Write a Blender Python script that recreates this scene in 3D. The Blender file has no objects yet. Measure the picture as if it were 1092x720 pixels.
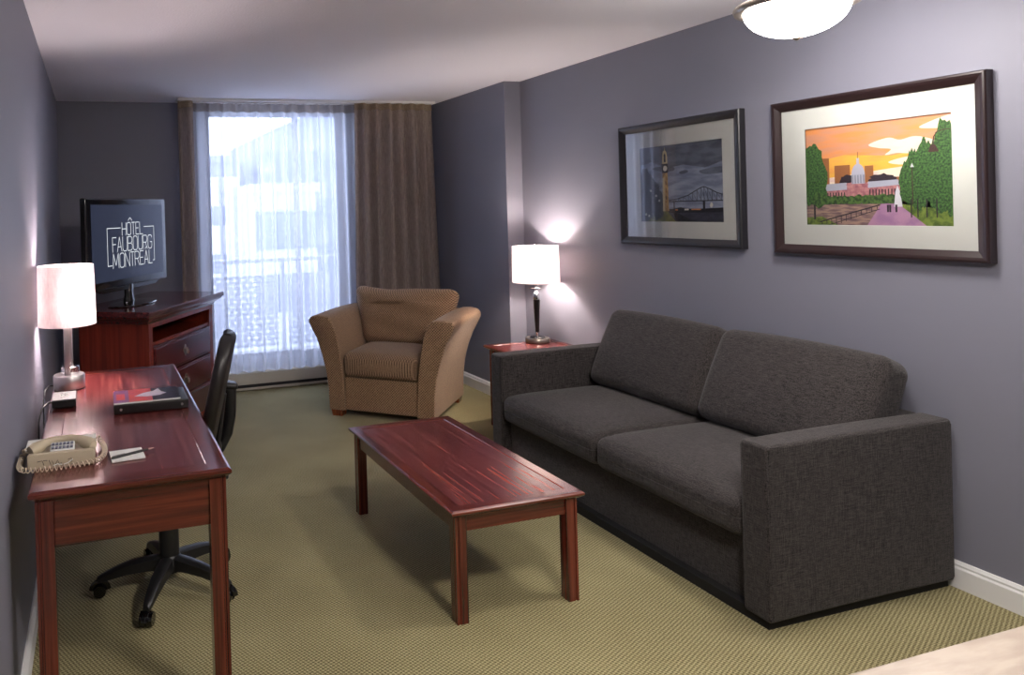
import bpy, bmesh, math, random
from mathutils import Vector, Matrix
random.seed(7)
PI = math.pi
S = bpy.context.scene
C = S.collection

# ------------------------------------------------------------------ materials
def _new(name):
    m = bpy.data.materials.new(name); m.use_nodes = True
    nt = m.node_tree
    return m, nt, nt.nodes['Principled BSDF']

def srgb(r, g, b):
    def f(c):
        c /= 255.0
        return c / 12.92 if c <= .04045 else ((c + .055) / 1.055) ** 2.4
    return (f(r), f(g), f(b), 1)

def plain(name, col, rough=.5, metal=0., coat=0., emit=None, es=0., spec=.5):
    m, nt, b = _new(name)
    b.inputs['Base Color'].default_value = col
    b.inputs['Roughness'].default_value = rough
    b.inputs['Metallic'].default_value = metal
    b.inputs['Coat Weight'].default_value = coat
    b.inputs['Coat Roughness'].default_value = .12
    b.inputs['Specular IOR Level'].default_value = spec
    if emit:
        b.inputs['Emission Color'].default_value = emit
        b.inputs['Emission Strength'].default_value = es
    # faint procedural variation so that no surface is a dead flat tone
    n = nt.nodes.new('ShaderNodeTexNoise'); n.inputs['Scale'].default_value = 35
    tc = nt.nodes.new('ShaderNodeTexCoord')
    nt.links.new(tc.outputs['Object'], n.inputs['Vector'])
    mr = nt.nodes.new('ShaderNodeMapRange')
    mr.inputs[3].default_value = max(.02, rough - .04); mr.inputs[4].default_value = min(1, rough + .04)
    nt.links.new(n.outputs['Fac'], mr.inputs[0]); nt.links.new(mr.outputs[0], b.inputs['Roughness'])
    return m

def ramp(nt, pts):
    r = nt.nodes.new('ShaderNodeValToRGB')
    e = r.color_ramp.elements
    while len(e) < len(pts): e.new(.5)
    for i, (p, c) in enumerate(pts):
        e[i].position = p; e[i].color = c
    return r

def bump(nt, b, src, strength, dist):
    bp = nt.nodes.new('ShaderNodeBump')
    bp.inputs['Strength'].default_value = strength; bp.inputs['Distance'].default_value = dist
    nt.links.new(src, bp.inputs['Height']); nt.links.new(bp.outputs['Normal'], b.inputs['Normal'])

def mapped(nt, scale, rot=(0, 0, 0), coord='Object'):
    tc = nt.nodes.new('ShaderNodeTexCoord'); mp = nt.nodes.new('ShaderNodeMapping')
    mp.inputs['Scale'].default_value = scale; mp.inputs['Rotation'].default_value = rot
    nt.links.new(tc.outputs[coord], mp.inputs['Vector'])
    return mp.outputs['Vector']

def wood(name, axis, dark, mid, light, rough=.22, coat=.6, detail=8):
    m, nt, b = _new(name)
    sc = [30, 30, 30]; sc[axis] = .9
    v = mapped(nt, sc)
    n = nt.nodes.new('ShaderNodeTexNoise'); n.inputs['Scale'].default_value = 1.6
    n.inputs['Detail'].default_value = detail; n.inputs['Roughness'].default_value = .55; n.inputs['Distortion'].default_value = .12
    nt.links.new(v, n.inputs['Vector'])
    r = ramp(nt, [(.32, dark), (.5, mid), (.68, light)])
    nt.links.new(n.outputs['Fac'], r.inputs['Fac']); nt.links.new(r.outputs['Color'], b.inputs['Base Color'])
    b.inputs['Roughness'].default_value = rough
    b.inputs['Coat Weight'].default_value = coat; b.inputs['Coat Roughness'].default_value = .16
    bump(nt, b, n.outputs['Fac'], .05, .002)
    return m

def paint(name, col, bumpiness=.12, scale=160, rough=.55):
    m, nt, b = _new(name)
    v = mapped(nt, (1, 1, 1))
    n = nt.nodes.new('ShaderNodeTexNoise'); n.inputs['Scale'].default_value = scale; n.inputs['Detail'].default_value = 5
    nt.links.new(v, n.inputs['Vector'])
    b.inputs['Base Color'].default_value = col; b.inputs['Roughness'].default_value = rough
    bump(nt, b, n.outputs['Fac'], bumpiness, .004)
    return m

def woven(name, dark, light, sc=90, rough=.95):
    """cloth with slubby threads running both ways"""
    m, nt, b = _new(name)
    outs = []
    for a in ((sc * 5, sc * .35, sc * 5), (sc * .35, sc * 5, sc * 5), (sc * 5, sc * 5, sc * .35)):
        n = nt.nodes.new('ShaderNodeTexNoise'); n.inputs['Scale'].default_value = 1.0; n.inputs['Detail'].default_value = 2
        nt.links.new(mapped(nt, a), n.inputs['Vector']); outs.append(n.outputs['Fac'])
    ad = nt.nodes.new('ShaderNodeMath'); ad.operation = 'ADD'
    nt.links.new(outs[0], ad.inputs[0]); nt.links.new(outs[1], ad.inputs[1])
    a2 = nt.nodes.new('ShaderNodeMath'); a2.operation = 'ADD'
    nt.links.new(ad.outputs[0], a2.inputs[0]); nt.links.new(outs[2], a2.inputs[1])
    mr = nt.nodes.new('ShaderNodeMapRange'); mr.inputs[1].default_value = 1.2; mr.inputs[2].default_value = 1.8
    nt.links.new(a2.outputs[0], mr.inputs[0])
    r = ramp(nt, [(0, dark), (1, light)])
    nt.links.new(mr.outputs[0], r.inputs['Fac']); nt.links.new(r.outputs['Color'], b.inputs['Base Color'])
    b.inputs['Roughness'].default_value = rough; b.inputs['Specular IOR Level'].default_value = .25
    b.inputs['Sheen Weight'].default_value = .15
    bump(nt, b, mr.outputs[0], .25, .002)
    return m

def dotted(name, dark, mid, light, pitch, rough=.95, rot=(0, 0, 0), bumpd=.002, contrast=1., axes=(0, 1)):
    """small woven check: product of two sines plus a little noise"""
    m, nt, b = _new(name)
    k = 2 * PI / pitch
    v = mapped(nt, (k, k, k), rot)
    sx = nt.nodes.new('ShaderNodeSeparateXYZ'); nt.links.new(v, sx.inputs[0])
    ws = []
    for i in axes:
        s = nt.nodes.new('ShaderNodeMath'); s.operation = 'SINE'
        nt.links.new(sx.outputs[i], s.inputs[0]); ws.append(s.outputs[0])
    mu = nt.nodes.new('ShaderNodeMath'); mu.operation = 'MULTIPLY'
    nt.links.new(ws[0], mu.inputs[0]); nt.links.new(ws[1], mu.inputs[1])
    n = nt.nodes.new('ShaderNodeTexNoise'); n.inputs['Scale'].default_value = 2.2; n.inputs['Detail'].default_value = 6
    nt.links.new(mapped(nt, (1, 1, 1)), n.inputs['Vector'])
    n2 = nt.nodes.new('ShaderNodeTexNoise'); n2.inputs['Scale'].default_value = 220; n2.inputs['Detail'].default_value = 2
    nt.links.new(mapped(nt, (1, 1, 1)), n2.inputs['Vector'])
    s1 = nt.nodes.new('ShaderNodeMath'); s1.operation = 'MULTIPLY_ADD'
    nt.links.new(mu.outputs[0], s1.inputs[0]); s1.inputs[1].default_value = .26 * contrast
    nt.links.new(n2.outputs['Fac'], s1.inputs[2])
    s2 = nt.nodes.new('ShaderNodeMath'); s2.operation = 'MULTIPLY_ADD'
    nt.links.new(n.outputs['Fac'], s2.inputs[0]); s2.inputs[1].default_value = .3
    nt.links.new(s1.outputs[0], s2.inputs[2])
    r = ramp(nt, [(.3, dark), (.62, mid), (.95, light)])
    nt.links.new(s2.outputs[0], r.inputs['Fac']); nt.links.new(r.outputs['Color'], b.inputs['Base Color'])
    b.inputs['Roughness'].default_value = rough; b.inputs['Specular IOR Level'].default_value = .2
    b.inputs['Sheen Weight'].default_value = .1
    bump(nt, b, s1.outputs[0], .4, bumpd)
    return m

def see_through(name, col, transparent, translucent=.6, rough=.9):
    """thin cloth: some light goes straight through, some is scattered"""
    m = bpy.data.materials.new(name); m.use_nodes = True
    nt = m.node_tree; nt.nodes.clear()
    out = nt.nodes.new('ShaderNodeOutputMaterial')
    df = nt.nodes.new('ShaderNodeBsdfDiffuse'); tl = nt.nodes.new('ShaderNodeBsdfTranslucent'); tp = nt.nodes.new('ShaderNodeBsdfTransparent')
    n = nt.nodes.new('ShaderNodeTexNoise'); n.inputs['Scale'].default_value = 60
    nt.links.new(mapped(nt, (1, 1, .1)), n.inputs['Vector'])
    r = ramp(nt, [(.3, tuple(c * .93 for c in col[:3]) + (1,)), (.7, col)])
    nt.links.new(n.outputs['Fac'], r.inputs['Fac'])
    for s in (df, tl): nt.links.new(r.outputs['Color'], s.inputs['Color'])
    m1 = nt.nodes.new('ShaderNodeMixShader'); m1.inputs[0].default_value = translucent
    nt.links.new(df.outputs[0], m1.inputs[1]); nt.links.new(tl.outputs[0], m1.inputs[2])
    m2 = nt.nodes.new('ShaderNodeMixShader')
    lw = nt.nodes.new('ShaderNodeLayerWeight'); lw.inputs['Blend'].default_value = .5
    mr = nt.nodes.new('ShaderNodeMapRange'); mr.inputs[1].default_value = 0; mr.inputs[2].default_value = .85; mr.inputs[3].default_value = transparent; mr.inputs[4].default_value = transparent * .12
    nt.links.new(lw.outputs['Facing'], mr.inputs[0]); nt.links.new(mr.outputs[0], m2.inputs[0])
    nt.links.new(m1.outputs[0], m2.inputs[1]); nt.links.new(tp.outputs[0], m2.inputs[2])
    nt.links.new(m2.outputs[0], out.inputs[0])
    return m

def glass_mat(name, tint=(1, 1, 1, 1), gloss=.08):
    m = bpy.data.materials.new(name); m.use_nodes = True
    nt = m.node_tree; nt.nodes.clear()
    out = nt.nodes.new('ShaderNodeOutputMaterial')
    tp = nt.nodes.new('ShaderNodeBsdfTransparent'); tp.inputs[0].default_value = tint
    gl = nt.nodes.new('ShaderNodeBsdfGlossy'); gl.inputs['Roughness'].default_value = .03
    mx = nt.nodes.new('ShaderNodeMixShader')
    fr = nt.nodes.new('ShaderNodeFresnel'); fr.inputs[0].default_value = 1.35
    mul = nt.nodes.new('ShaderNodeMath'); mul.operation = 'MULTIPLY'; mul.inputs[1].default_value = gloss * 12
    nt.links.new(fr.outputs[0], mul.inputs[0]); nt.links.new(mul.outputs[0], mx.inputs[0])
    nt.links.new(tp.outputs[0], mx.inputs[1]); nt.links.new(gl.outputs[0], mx.inputs[2])
    nt.links.new(mx.outputs[0], out.inputs[0])
    return m

def glow(name, col, strength):
    m = bpy.data.materials.new(name); m.use_nodes = True
    nt = m.node_tree; nt.nodes.clear()
    out = nt.nodes.new('ShaderNodeOutputMaterial'); e = nt.nodes.new('ShaderNodeEmission')
    e.inputs[0].default_value = col; e.inputs[1].default_value = strength
    nt.links.new(e.outputs[0], out.inputs[0])
    return m

def two_tone(name, c1, c2, scale, rough=.9, stretch=(1, 1, 1), lo=.4, hi=.6, detail=6):
    m, nt, b = _new(name)
    n = nt.nodes.new('ShaderNodeTexNoise'); n.inputs['Scale'].default_value = scale; n.inputs['Detail'].default_value = detail
    nt.links.new(mapped(nt, stretch), n.inputs['Vector'])
    r = ramp(nt, [(lo, c1), (hi, c2)])
    nt.links.new(n.outputs['Fac'], r.inputs['Fac']); nt.links.new(r.outputs['Color'], b.inputs['Base Color'])
    b.inputs['Roughness'].default_value = rough
    return m

M = {}
WALL = srgb(122, 122, 135)
M['wall'] = paint('wall_paint', WALL, .06)
M['ceiling'] = paint('stippled_ceiling', srgb(238, 238, 246), .5, 90, .9)
M['white'] = plain('white_enamel', srgb(225, 225, 225), .4)
M['carpet'] = dotted('carpet_weave', srgb(70, 61, 35), srgb(133, 124, 86), srgb(184, 175, 134), .017, rot=(0, 0, .35), bumpd=.004, contrast=1.1)
CH = (srgb(56, 18, 14), srgb(92, 33, 24), srgb(120, 50, 36))
for i, a in enumerate('xyz'): M['cherry_' + a] = wood('cherry_grain_' + a, i, *CH)
CD = (srgb(52, 17, 20), srgb(84, 28, 30), srgb(108, 42, 40))
TP = (srgb(68, 24, 27), srgb(104, 43, 43), srgb(134, 68, 60))
for i, a in enumerate('xyz'): M['field_' + a] = wood('cherry_field_grain_' + a, i, *TP, .26, .45, 3)
for i, a in enumerate('xyz'): M['mahogany_' + a] = wood('mahogany_grain_' + a, i, *CD)
M['charcoal'] = woven('charcoal_tweed', srgb(17, 15, 15), srgb(76, 70, 69), 80)
M['plinth'] = plain('black_plinth', srgb(20, 19, 19), .8)
M['tan'] = dotted('tan_dotted_cloth', srgb(78, 58, 42), srgb(136, 108, 84), srgb(176, 146, 116), .019, bumpd=.001, contrast=1.5, axes=(0, 2))
M['tan_plain'] = dotted('tan_cloth', srgb(94, 74, 56), srgb(142, 116, 92), srgb(172, 144, 116), .019, bumpd=.001, contrast=1.5, axes=(1, 2))
M['tan_top'] = dotted('tan_seat_cloth', srgb(86, 66, 50), srgb(134, 108, 86), srgb(164, 136, 110), .019, bumpd=.001, contrast=1.5, axes=(0, 1))
M['foot_wood'] = wood('reddish_foot_wood', 2, srgb(96, 40, 18), srgb(140, 66, 34), srgb(160, 84, 48))
M['drape'] = two_tone('brown_drape', srgb(172, 158, 152), srgb(190, 176, 168), 140, .9, (1, 1, .15))
M['drape_head'] = two_tone('drape_header_tape', srgb(168, 150, 130), srgb(190, 172, 150), 140)
M['sheer'] = see_through('white_sheer', srgb(234, 236, 246), .46, .7)
M['sheer_head'] = see_through('sheer_header', srgb(170, 162, 160), .10, .4)
M['steel'] = plain('brushed_steel', srgb(190, 186, 186), .38, 1)
M['chrome'] = plain('polished_chrome', srgb(222, 222, 222), .08, 1)
M['bronze'] = plain('brushed_nickel', srgb(172, 160, 148), .3, 1)
M['blackp'] = plain('black_plastic', srgb(24, 24, 26), .42)
M['blackgloss'] = plain('gloss_black', srgb(9, 9, 11), .08, 0, .6)
M['leather'] = plain('black_leatherette', srgb(26, 22, 22), .45)
M['blackwood'] = plain('black_lacquered_wood', srgb(22, 17, 16), .3)
M['greyplate'] = plain('grey_plate', srgb(84, 84, 88), .45)
M['phone'] = plain('beige_phone_plastic', srgb(192, 178, 152), .5)
M['phone_dk'] = plain('dark_beige_plastic', srgb(120, 104, 82), .55)
M['paper'] = plain('white_paper', srgb(232, 232, 228), .8)
M['cord'] = plain('beige_cord', srgb(206, 190, 170), .5)
M['ink'] = plain('dark_ink', srgb(44, 40, 48), .6)
M['key'] = plain('grey_key', srgb(120, 122, 140), .6)
M['darkframe'] = plain('dark_brown_frame', srgb(38, 24, 25), .35, 0, .2)
M['slateframe'] = plain('charcoal_frame', srgb(26, 25, 29), .35, 0, .2)
M['mat'] = plain('ivory_mat', srgb(206, 208, 202), .8)
M['glassp'] = glass_mat('picture_glass', gloss=.05)
M['glassw'] = glass_mat('window_glass', (.97, .98, 1, 1), .06)
M['alu'] = plain('white_aluminium', srgb(206, 210, 218), .4)
M['heater'] = plain('heater_enamel', srgb(205, 200, 188), .45)
M['heater_dk'] = plain('heater_slot', srgb(40, 40, 44), .6)
M['tabletop'] = two_tone('beige_laminate', srgb(150, 137, 125), srgb(166, 154, 142), 9, .35, (1, 4, 1))
def shade_mat():
    m = bpy.data.materials.new('white_lamp_shade'); m.use_nodes = True
    nt = m.node_tree; nt.nodes.clear()
    out = nt.nodes.new('ShaderNodeOutputMaterial')
    df = nt.nodes.new('ShaderNodeBsdfDiffuse'); tl = nt.nodes.new('ShaderNodeBsdfTranslucent')
    n = nt.nodes.new('ShaderNodeTexNoise'); n.inputs['Scale'].default_value = 90
    nt.links.new(mapped(nt, (1, 1, .3)), n.inputs['Vector'])
    r = ramp(nt, [(.3, srgb(232, 224, 226)), (.7, srgb(246, 240, 240))])
    nt.links.new(n.outputs['Fac'], r.inputs['Fac'])
    for s in (df, tl): nt.links.new(r.outputs['Color'], s.inputs['Color'])
    mx = nt.nodes.new('ShaderNodeMixShader'); mx.inputs[0].default_value = .26
    nt.links.new(df.outputs[0], mx.inputs[1]); nt.links.new(tl.outputs[0], mx.inputs[2])
    nt.links.new(mx.outputs[0], out.inputs[0])
    return m
M['shade'] = shade_mat()
BULB_W = 190
M['bulb'] = glow('lamp_bulb', (1, .86, .74, 1), BULB_W)
M['bulb_desk'] = glow('desk_lamp_bulb', (1, .84, .80, 1), 185)
M['bowl'] = glow('lit_glass_bowl', (1, .94, .88, 1), 15)
M['bowl_fill'] = glow('added_fill_bowl', (1, .93, .86, 1), 24)  # glow of the added, unseen fill lamp

# ------------------------------------------------------------------ geometry helpers
def obj(name, bm, mats, parent=None, smooth=None, loc=None):
    bmesh.ops.recalc_face_normals(bm, faces=bm.faces)
    me = bpy.data.meshes.new(name)
    bm.to_mesh(me); bm.free()
    for m in (mats if isinstance(mats, (list, tuple)) else [mats]): me.materials.append(m)
    if smooth is not None:
        for p in me.polygons: p.use_smooth = True
        if smooth < 180: me.set_sharp_from_angle(angle=math.radians(smooth))
    o = bpy.data.objects.new(name, me); C.objects.link(o)
    if parent: o.parent = parent
    if loc: o.location = loc
    return o

def tag(o, label, cat, group=None):
    o['label'] = label; o['category'] = cat
    if group: o['group'] = group
    return o

def thing(name, label, cat, loc=(0, 0, 0), rz=0., group=None):
    o = bpy.data.objects.new(name, None); C.objects.link(o)
    o.empty_display_size = .1
    o.location = loc; o.rotation_euler = (0, 0, rz)
    return tag(o, label, cat, group)

def struct(name, bm, mats, parent=None, smooth=None):
    o = obj(name, bm, mats, parent, smooth)
    if not parent: o['kind'] = 'structure'
    return o

def box(bm, x0, x1, y0, y1, z0, z1, bev=0., seg=2, mi=0):
    r = bmesh.ops.create_cube(bm, size=1)
    vs = r['verts']
    for v in vs:
        v.co = Vector(((x0 + x1) / 2 + v.co.x * (x1 - x0), (y0 + y1) / 2 + v.co.y * (y1 - y0), (z0 + z1) / 2 + v.co.z * (z1 - z0)))
    fs = set(f for v in vs for f in v.link_faces)
    for f in fs: f.material_index = mi
    if bev > 0:
        es = list(set(e for v in vs for e in v.link_edges))
        rr = bmesh.ops.bevel(bm, geom=es, offset=bev, segments=seg, profile=.5, affect='EDGES')
        for f in rr['faces']: f.material_index = mi
    return bm

def B(*a, **k):
    bm = bmesh.new(); return box(bm, *a, **k)

def prism(bm, poly, axis, a0, a1, mi=0):
    """extrude a 2D polygon along an axis; (u,v) are the other two axes in order"""
    def P(u, v, a):
        return {0: (a, u, v), 1: (u, a, v), 2: (u, v, a)}[axis]
    A = [bm.verts.new(P(u, v, a0)) for u, v in poly]
    Bv = [bm.verts.new(P(u, v, a1)) for u, v in poly]
    n = len(poly); fs = []
    for i in range(n):
        fs.append(bm.faces.new((A[i], A[(i + 1) % n], Bv[(i + 1) % n], Bv[i])))
    fs.append(bm.faces.new(A)); fs.append(bm.faces.new(Bv[::-1]))
    for f in fs: f.material_index = mi
    return bm

def lathe(bm, prof, cx=0, cy=0, n=40, sx=1, sy=1, close=True, mi=0):
    rings = []
    for r, z in prof:
        if r < 1e-6: rings.append([bm.verts.new((cx, cy, z))])
        else: rings.append([bm.verts.new((cx + r * sx * math.cos(2 * PI * i / n), cy + r * sy * math.sin(2 * PI * i / n), z)) for i in range(n)])
    for a, b in zip(rings, rings[1:]):
        for i in range(n):
            j = (i + 1) % n
            if len(a) == 1 and len(b) == 1: continue
            if len(a) == 1: f = bm.faces.new((a[0], b[i], b[j]))
            elif len(b) == 1: f = bm.faces.new((a[i], a[j], b[0]))
            else: f = bm.faces.new((a[i], a[j], b[j], b[i]))
            f.material_index = mi
    return bm

def tube(bm, pts, r, n=8, caps=True, sx=1., mi=0):
    """sweep a circle of radius r (or list of radii) along the points"""
    pts = [Vector(p) for p in pts]; k = len(pts)
    rs = r if isinstance(r, (list, tuple)) else [r] * k
    up = Vector((0, 0, 1)); rings = []; prev = None
    for i, p in enumerate(pts):
        t = (pts[min(i + 1, k - 1)] - pts[max(i - 1, 0)]).normalized()
        a = prev if prev is not None else (up if abs(t.z) < .95 else Vector((1, 0, 0)))
        u = (a - t * a.dot(t))
        if u.length < 1e-6: u = t.orthogonal()
        u.normalize(); w = t.cross(u); prev = u
        rings.append([bm.verts.new(p + rs[i] * (math.cos(2 * PI * j / n) * u + sx * math.sin(2 * PI * j / n) * w)) for j in range(n)])
    for a, b in zip(rings, rings[1:]):
        for j in range(n):
            f = bm.faces.new((a[j], a[(j + 1) % n], b[(j + 1) % n], b[j])); f.material_index = mi
    if caps:
        for ring in (rings[0][::-1], rings[-1]):
            f = bm.faces.new(ring); f.material_index = mi
    return bm

def rbox(bm, hx, hy, hz, r, fn=None, at=(0, 0, 0), nb=4, ni=8, mi=0):
    """rounded block with dense faces that fn(p, u) may puff or bend; u is the place in [-1,1]^3"""
    def axis(h):
        rr = min(r, h * .98)
        L = [-h + rr * i / nb for i in range(nb)]
        Mid = [-(h - rr) + 2 * (h - rr) * i / ni for i in range(ni + 1)]
        return L + Mid + [-x for x in L[::-1]]
    ax = [axis(hx), axis(hy), axis(hz)]; H = (hx, hy, hz)
    cache = {}
    def V(i, j, k):
        key = (i, j, k)
        if key in cache: return cache[key]
        p = Vector((ax[0][i], ax[1][j], ax[2][k]))
        inn = Vector([max(-(H[q] - min(r, H[q] * .98)), min(H[q] - min(r, H[q] * .98), p[q])) for q in range(3)])
        d = p - inn
        if d.length > 1e-9:
            rr = Vector([min(r, H[q] * .98) for q in range(3)])
            dn = d.normalized()
            p = inn + Vector([dn[q] * rr[q] for q in range(3)])
        u = Vector((p.x / hx, p.y / hy, p.z / hz))
        if fn: p = fn(p, u)
        cache[key] = bm.verts.new(p + Vector(at)); return cache[key]
    n = [len(a) - 1 for a in ax]
    for (a, b, c) in ((0, 1, 2), (1, 2, 0), (0, 2, 1)):
        for s in (0, n[c]):
            for i in range(n[a]):
                for j in range(n[b]):
                    q = []
                    for (di, dj) in ((0, 0), (1, 0), (1, 1), (0, 1)):
                        ix = [0, 0, 0]; ix[a] = i + di; ix[b] = j + dj; ix[c] = s
                        q.append(V(*ix))
                    f = bm.faces.new(q); f.material_index = mi
    return bm

# ------------------------------------------------------------------ room  (x to the right, y into the room, z up; camera above the origin)
L, R, RA, BY, CY, HC, FY = -.26, 3.131, 2.993, 6.141, 4.85, 2.445, -2.6
struct('floor', B(L - .1, R + .1, FY - .1, BY + .2, -.06, 0), M['carpet'])
struct('ceiling', B(L - .1, R + .1, FY - .1, BY + .2, HC, HC + .08), M['ceiling'])
struct('wall_left', B(L - .1, L, FY - .1, BY + .2, 0, HC), M['wall'])
struct('wall_right', B(R, R + .1, FY - .1, CY, 0, HC), M['wall'])
struct('wall_alcove', B(RA, R + .1, CY, BY, 0, HC), M['wall'])
struct('wall_front', B(L, R, FY - .1, FY, 0, HC), M['wall'])
WX0, WX1, WZ0, WZ1 = .905, 2.18, .17, 2.40
bm = bmesh.new()
box(bm, L, WX0, BY, BY + .2, 0, HC); box(bm, WX1, R + .1, BY, BY + .2, 0, HC)
box(bm, WX0, WX1, BY, BY + .2, 0, WZ0); box(bm, WX0, WX1, BY, BY + .2, WZ1, HC)
struct('wall_back', bm, M['wall'])
# baseboards, moulded
BB = [(0, 0), (.016, 0), (.016, .075), (.011, .083), (.012, .09), (.005, .102), (0, .102)]
def base_run(name, axis, wallpos, sgn, a0, a1):
    bm = bmesh.new()
    poly = [(wallpos + sgn * u, v) for u, v in BB]
    if axis == 1: prism(bm, poly, 1, a0, a1)
    else: prism(bm, poly, 0, a0, a1)
    struct(name, bm, M['white'])
base_run('baseboard_left', 1, L, 1, FY, BY)
base_run('baseboard_right', 1, R, -1, FY, CY)
base_run('baseboard_alcove', 1, RA, -1, CY, BY)
base_run('baseboard_front', 0, FY, 1, L + .016, R - .016)

# sliding door to the balcony
bm = bmesh.new()
fy0, fy1 = BY + .06, BY + .16
box(bm, WX0, WX0 + .035, fy0, fy1, WZ0, WZ1, .004); box(bm, WX1 - .05, WX1, fy0, fy1, WZ0, WZ1, .004)
box(bm, WX0 + .035, WX1 - .05, fy0, fy1, WZ1 - .035, WZ1, .004); box(bm, WX0 + .035, WX1 - .05, fy0, fy1, WZ0, WZ0 + .06, .004)
door = struct('window_1', bm, M['alu'])
for x0, x1, y in ((WX0 + .035, 1.745, fy0 + .055), (1.72, WX1 - .05, fy0 + .012)):
    bm = bmesh.new(); z0, z1 = WZ0 + .06, WZ1 - .035
    box(bm, x0, x0 + .03, y, y + .03, z0, z1, .003); box(bm, x1 - .03, x1, y, y + .03, z0, z1, .003)
    box(bm, x0 + .03, x1 - .03, y, y + .03, z0, z0 + .05, .003); box(bm, x0 + .03, x1 - .03, y, y + .03, z1 - .02, z1, .003)
    s = obj('sash', bm, M['alu'], door)
    obj('glass_pane', B(x0 + .03, x1 - .03, y + .012, y + .018, z0 + .05, z1 - .02), M['glassw'], s)

# balcony and what lies beyond
struct('balcony_floor', B(-.6, 4.0, BY + .2, 7.62, -.1, .04), plain('balcony_concrete', srgb(170, 170, 172), .9))
RY = 7.5
rail = thing('balcony_railing', 'pale balcony railing with perforated panels outside the sliding door', 'railing', (1.8, RY, .04))
obj('top_rail', B(-2.3, 2.2, -.03, .03, .94, .985, .008), M['alu'], rail)
for px in (-2.25, -.95, .1, .95, 2.15):
    obj('post', B(px - .02, px + .02, -.02, .02, 0, .94, .004), M['alu'], rail)
for x0, x1 in ((-2.2, -1.0), (-.9, .05), (.15, .9), (1.0, 2.1)):
    bm = bmesh.new(); zz = .06; row = 0
    pit, hz = .085, .055
    while zz < .82:
        box(bm, x0, x1, -.006, .006, zz, zz + .033)
        if zz + hz < .83:
            x = x0 + (pit / 2 if row % 2 else 0)
            while x < x1 - .03:
                box(bm, x, x + .045, -.006, .006, zz + .033, zz + hz); x += pit
        zz += hz; row += 1
    obj('perforated_panel', bm, M['alu'], rail)

def building(label, x0, x1, y0, y1, z1, col, win, wx, wz, gable=None, z0=-6.):
    t = thing('apartment_building', label, 'building', ((x0 + x1) / 2, y0, z0))
    w = (x1 - x0) / 2; h = z1 - z0
    bm = bmesh.new()
    if gable:
        prism(bm, [(-w, 0), (w, 0), (w, h + gable[1]), (-w, h + gable[0])], 1, 0, y1 - y0)
    else: box(bm, -w, w, 0, y1 - y0, 0, h)
    obj('wall', bm, col, t)
    if not gable: obj('parapet', B(-w - .1, w + .1, -.1, y1 - y0, h, h + .3), col, t)
    for a in range(wx):
        for c in range(wz):
            x = -w + (a + .5) * 2 * w / wx; z = h - 1.2 - c * 2.0
            obj('window', B(x - .35, x + .35, -.04, .05, z - .6, z + .6), win, t)
    return t
fac1 = paint('pale_render', srgb(150, 155, 172), .1, 20); fac2 = paint('grey_render', srgb(136, 142, 164), .1, 20); fac3 = paint('light_render', srgb(172, 176, 190), .1, 20)
wing = plain('facade_window', srgb(110, 118, 140), .2)
winl = plain('pale_facade_window', srgb(235, 236, 240), .3)
building('pale flat roofed building seen left through the sheer curtain', 4.2, 5.9, 30, 36, 3.6, fac1, winl, 2, 3)
building('grey building with sloping roof edge seen behind the door mullion', 6.75, 10.9, 30, 37, 4.6, fac2, wing, 4, 3, (.1, 1.9))
building('low light building in the middle distance beyond the balcony', 4.9, 6.9, 22.5, 28, 2.1, fac3, wing, 3, 2)

# baseboard heater below the curtain
heat = thing('baseboard_heater', 'long cream baseboard heater on the carpet under the sheer curtain', 'heater', (1.78, BY - .002, 0))
bm = bmesh.new()
prism(bm, [(-.075, .055), (0, .055), (0, .165), (-.06, .165), (-.075, .15)], 0, -1.05, 1.2)
obj('cover', bm, M['heater'], heat)
obj('air_slot', B(-1.04, 1.19, -.055, -.002, .02, .055), M['heater_dk'], heat)
bm = bmesh.new(); prism(bm, [(-.078, .012), (-.06, .0), (0, 0), (0, .02), (-.05, .02), (-.078, .03)], 0, -1.05, 1.2)
obj('bottom_rail', bm, M['heater'], heat)
for s in (-1.06, 1.2): obj('end_cap', B(s, s + .012, -.08, 0, 0, .168, .003), M['heater'], heat)

# curtains
def folded(x0, x1, z0, z1, y, amp, per, thick, jitter=.25, flare=0., seed=1, zs=14, head=None):
    rnd = random.Random(seed)
    n = max(8, int((x1 - x0) / per * 14)); bm = bmesh.new()
    ph = [0]
    for i in range(n): ph.append(ph[-1] + 2 * PI * (x1 - x0) / per / n * (1 + jitter * math.sin(i * .37 + seed) ))
    ph2 = rnd.random() * 6
    rows = []
    for k in range(zs + 1):
        t = k / zs; z = z0 + (z1 - z0) * t
        a = amp * (1 - .25 * t); row = []
        for i in range(n + 1):
            s = i / n
            x = x0 + (x1 - x0) * s + flare * (1 - t) * (s - .5)
            yy = y + a * math.sin(ph[i]) + .25 * a * math.sin(ph[i] * .43 + ph2 + 1.3 * (1 - t))
            zz = z
            row.append((x, yy, zz))
        rows.append(row)
    F = [[bm.verts.new(p) for p in r] for r in rows]
    for k in range(zs):
        for i in range(n): 
            f = bm.faces.new((F[k][i], F[k][i + 1], F[k + 1][i + 1], F[k + 1][i]))
    if thick:
        bmesh.ops.solidify(bm, geom=bm.faces[:], thickness=thick)
    return bm
CT = HC - .022
cy = 6.0
sh = thing('sheer_curtain', 'white translucent sheer curtain hanging across the balcony door', 'curtain', (1.48, cy, .17))
def shift(bm, v):
    bmesh.ops.translate(bm, vec=v, verts=bm.verts); return bm
obj('panel', shift(folded(.70, 2.30, .175, CT - .07, cy, .034, .108, 0, .3, .02, 3), (-1.48, -cy, -.17)), M['sheer'], sh, 180)
obj('heading', shift(folded(.70, 2.30, CT - .07, CT, cy, .034, .108, 0, .3, 0, 3, 3), (-1.48, -cy, -.17)), M['sheer_head'], sh, 180)
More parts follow.
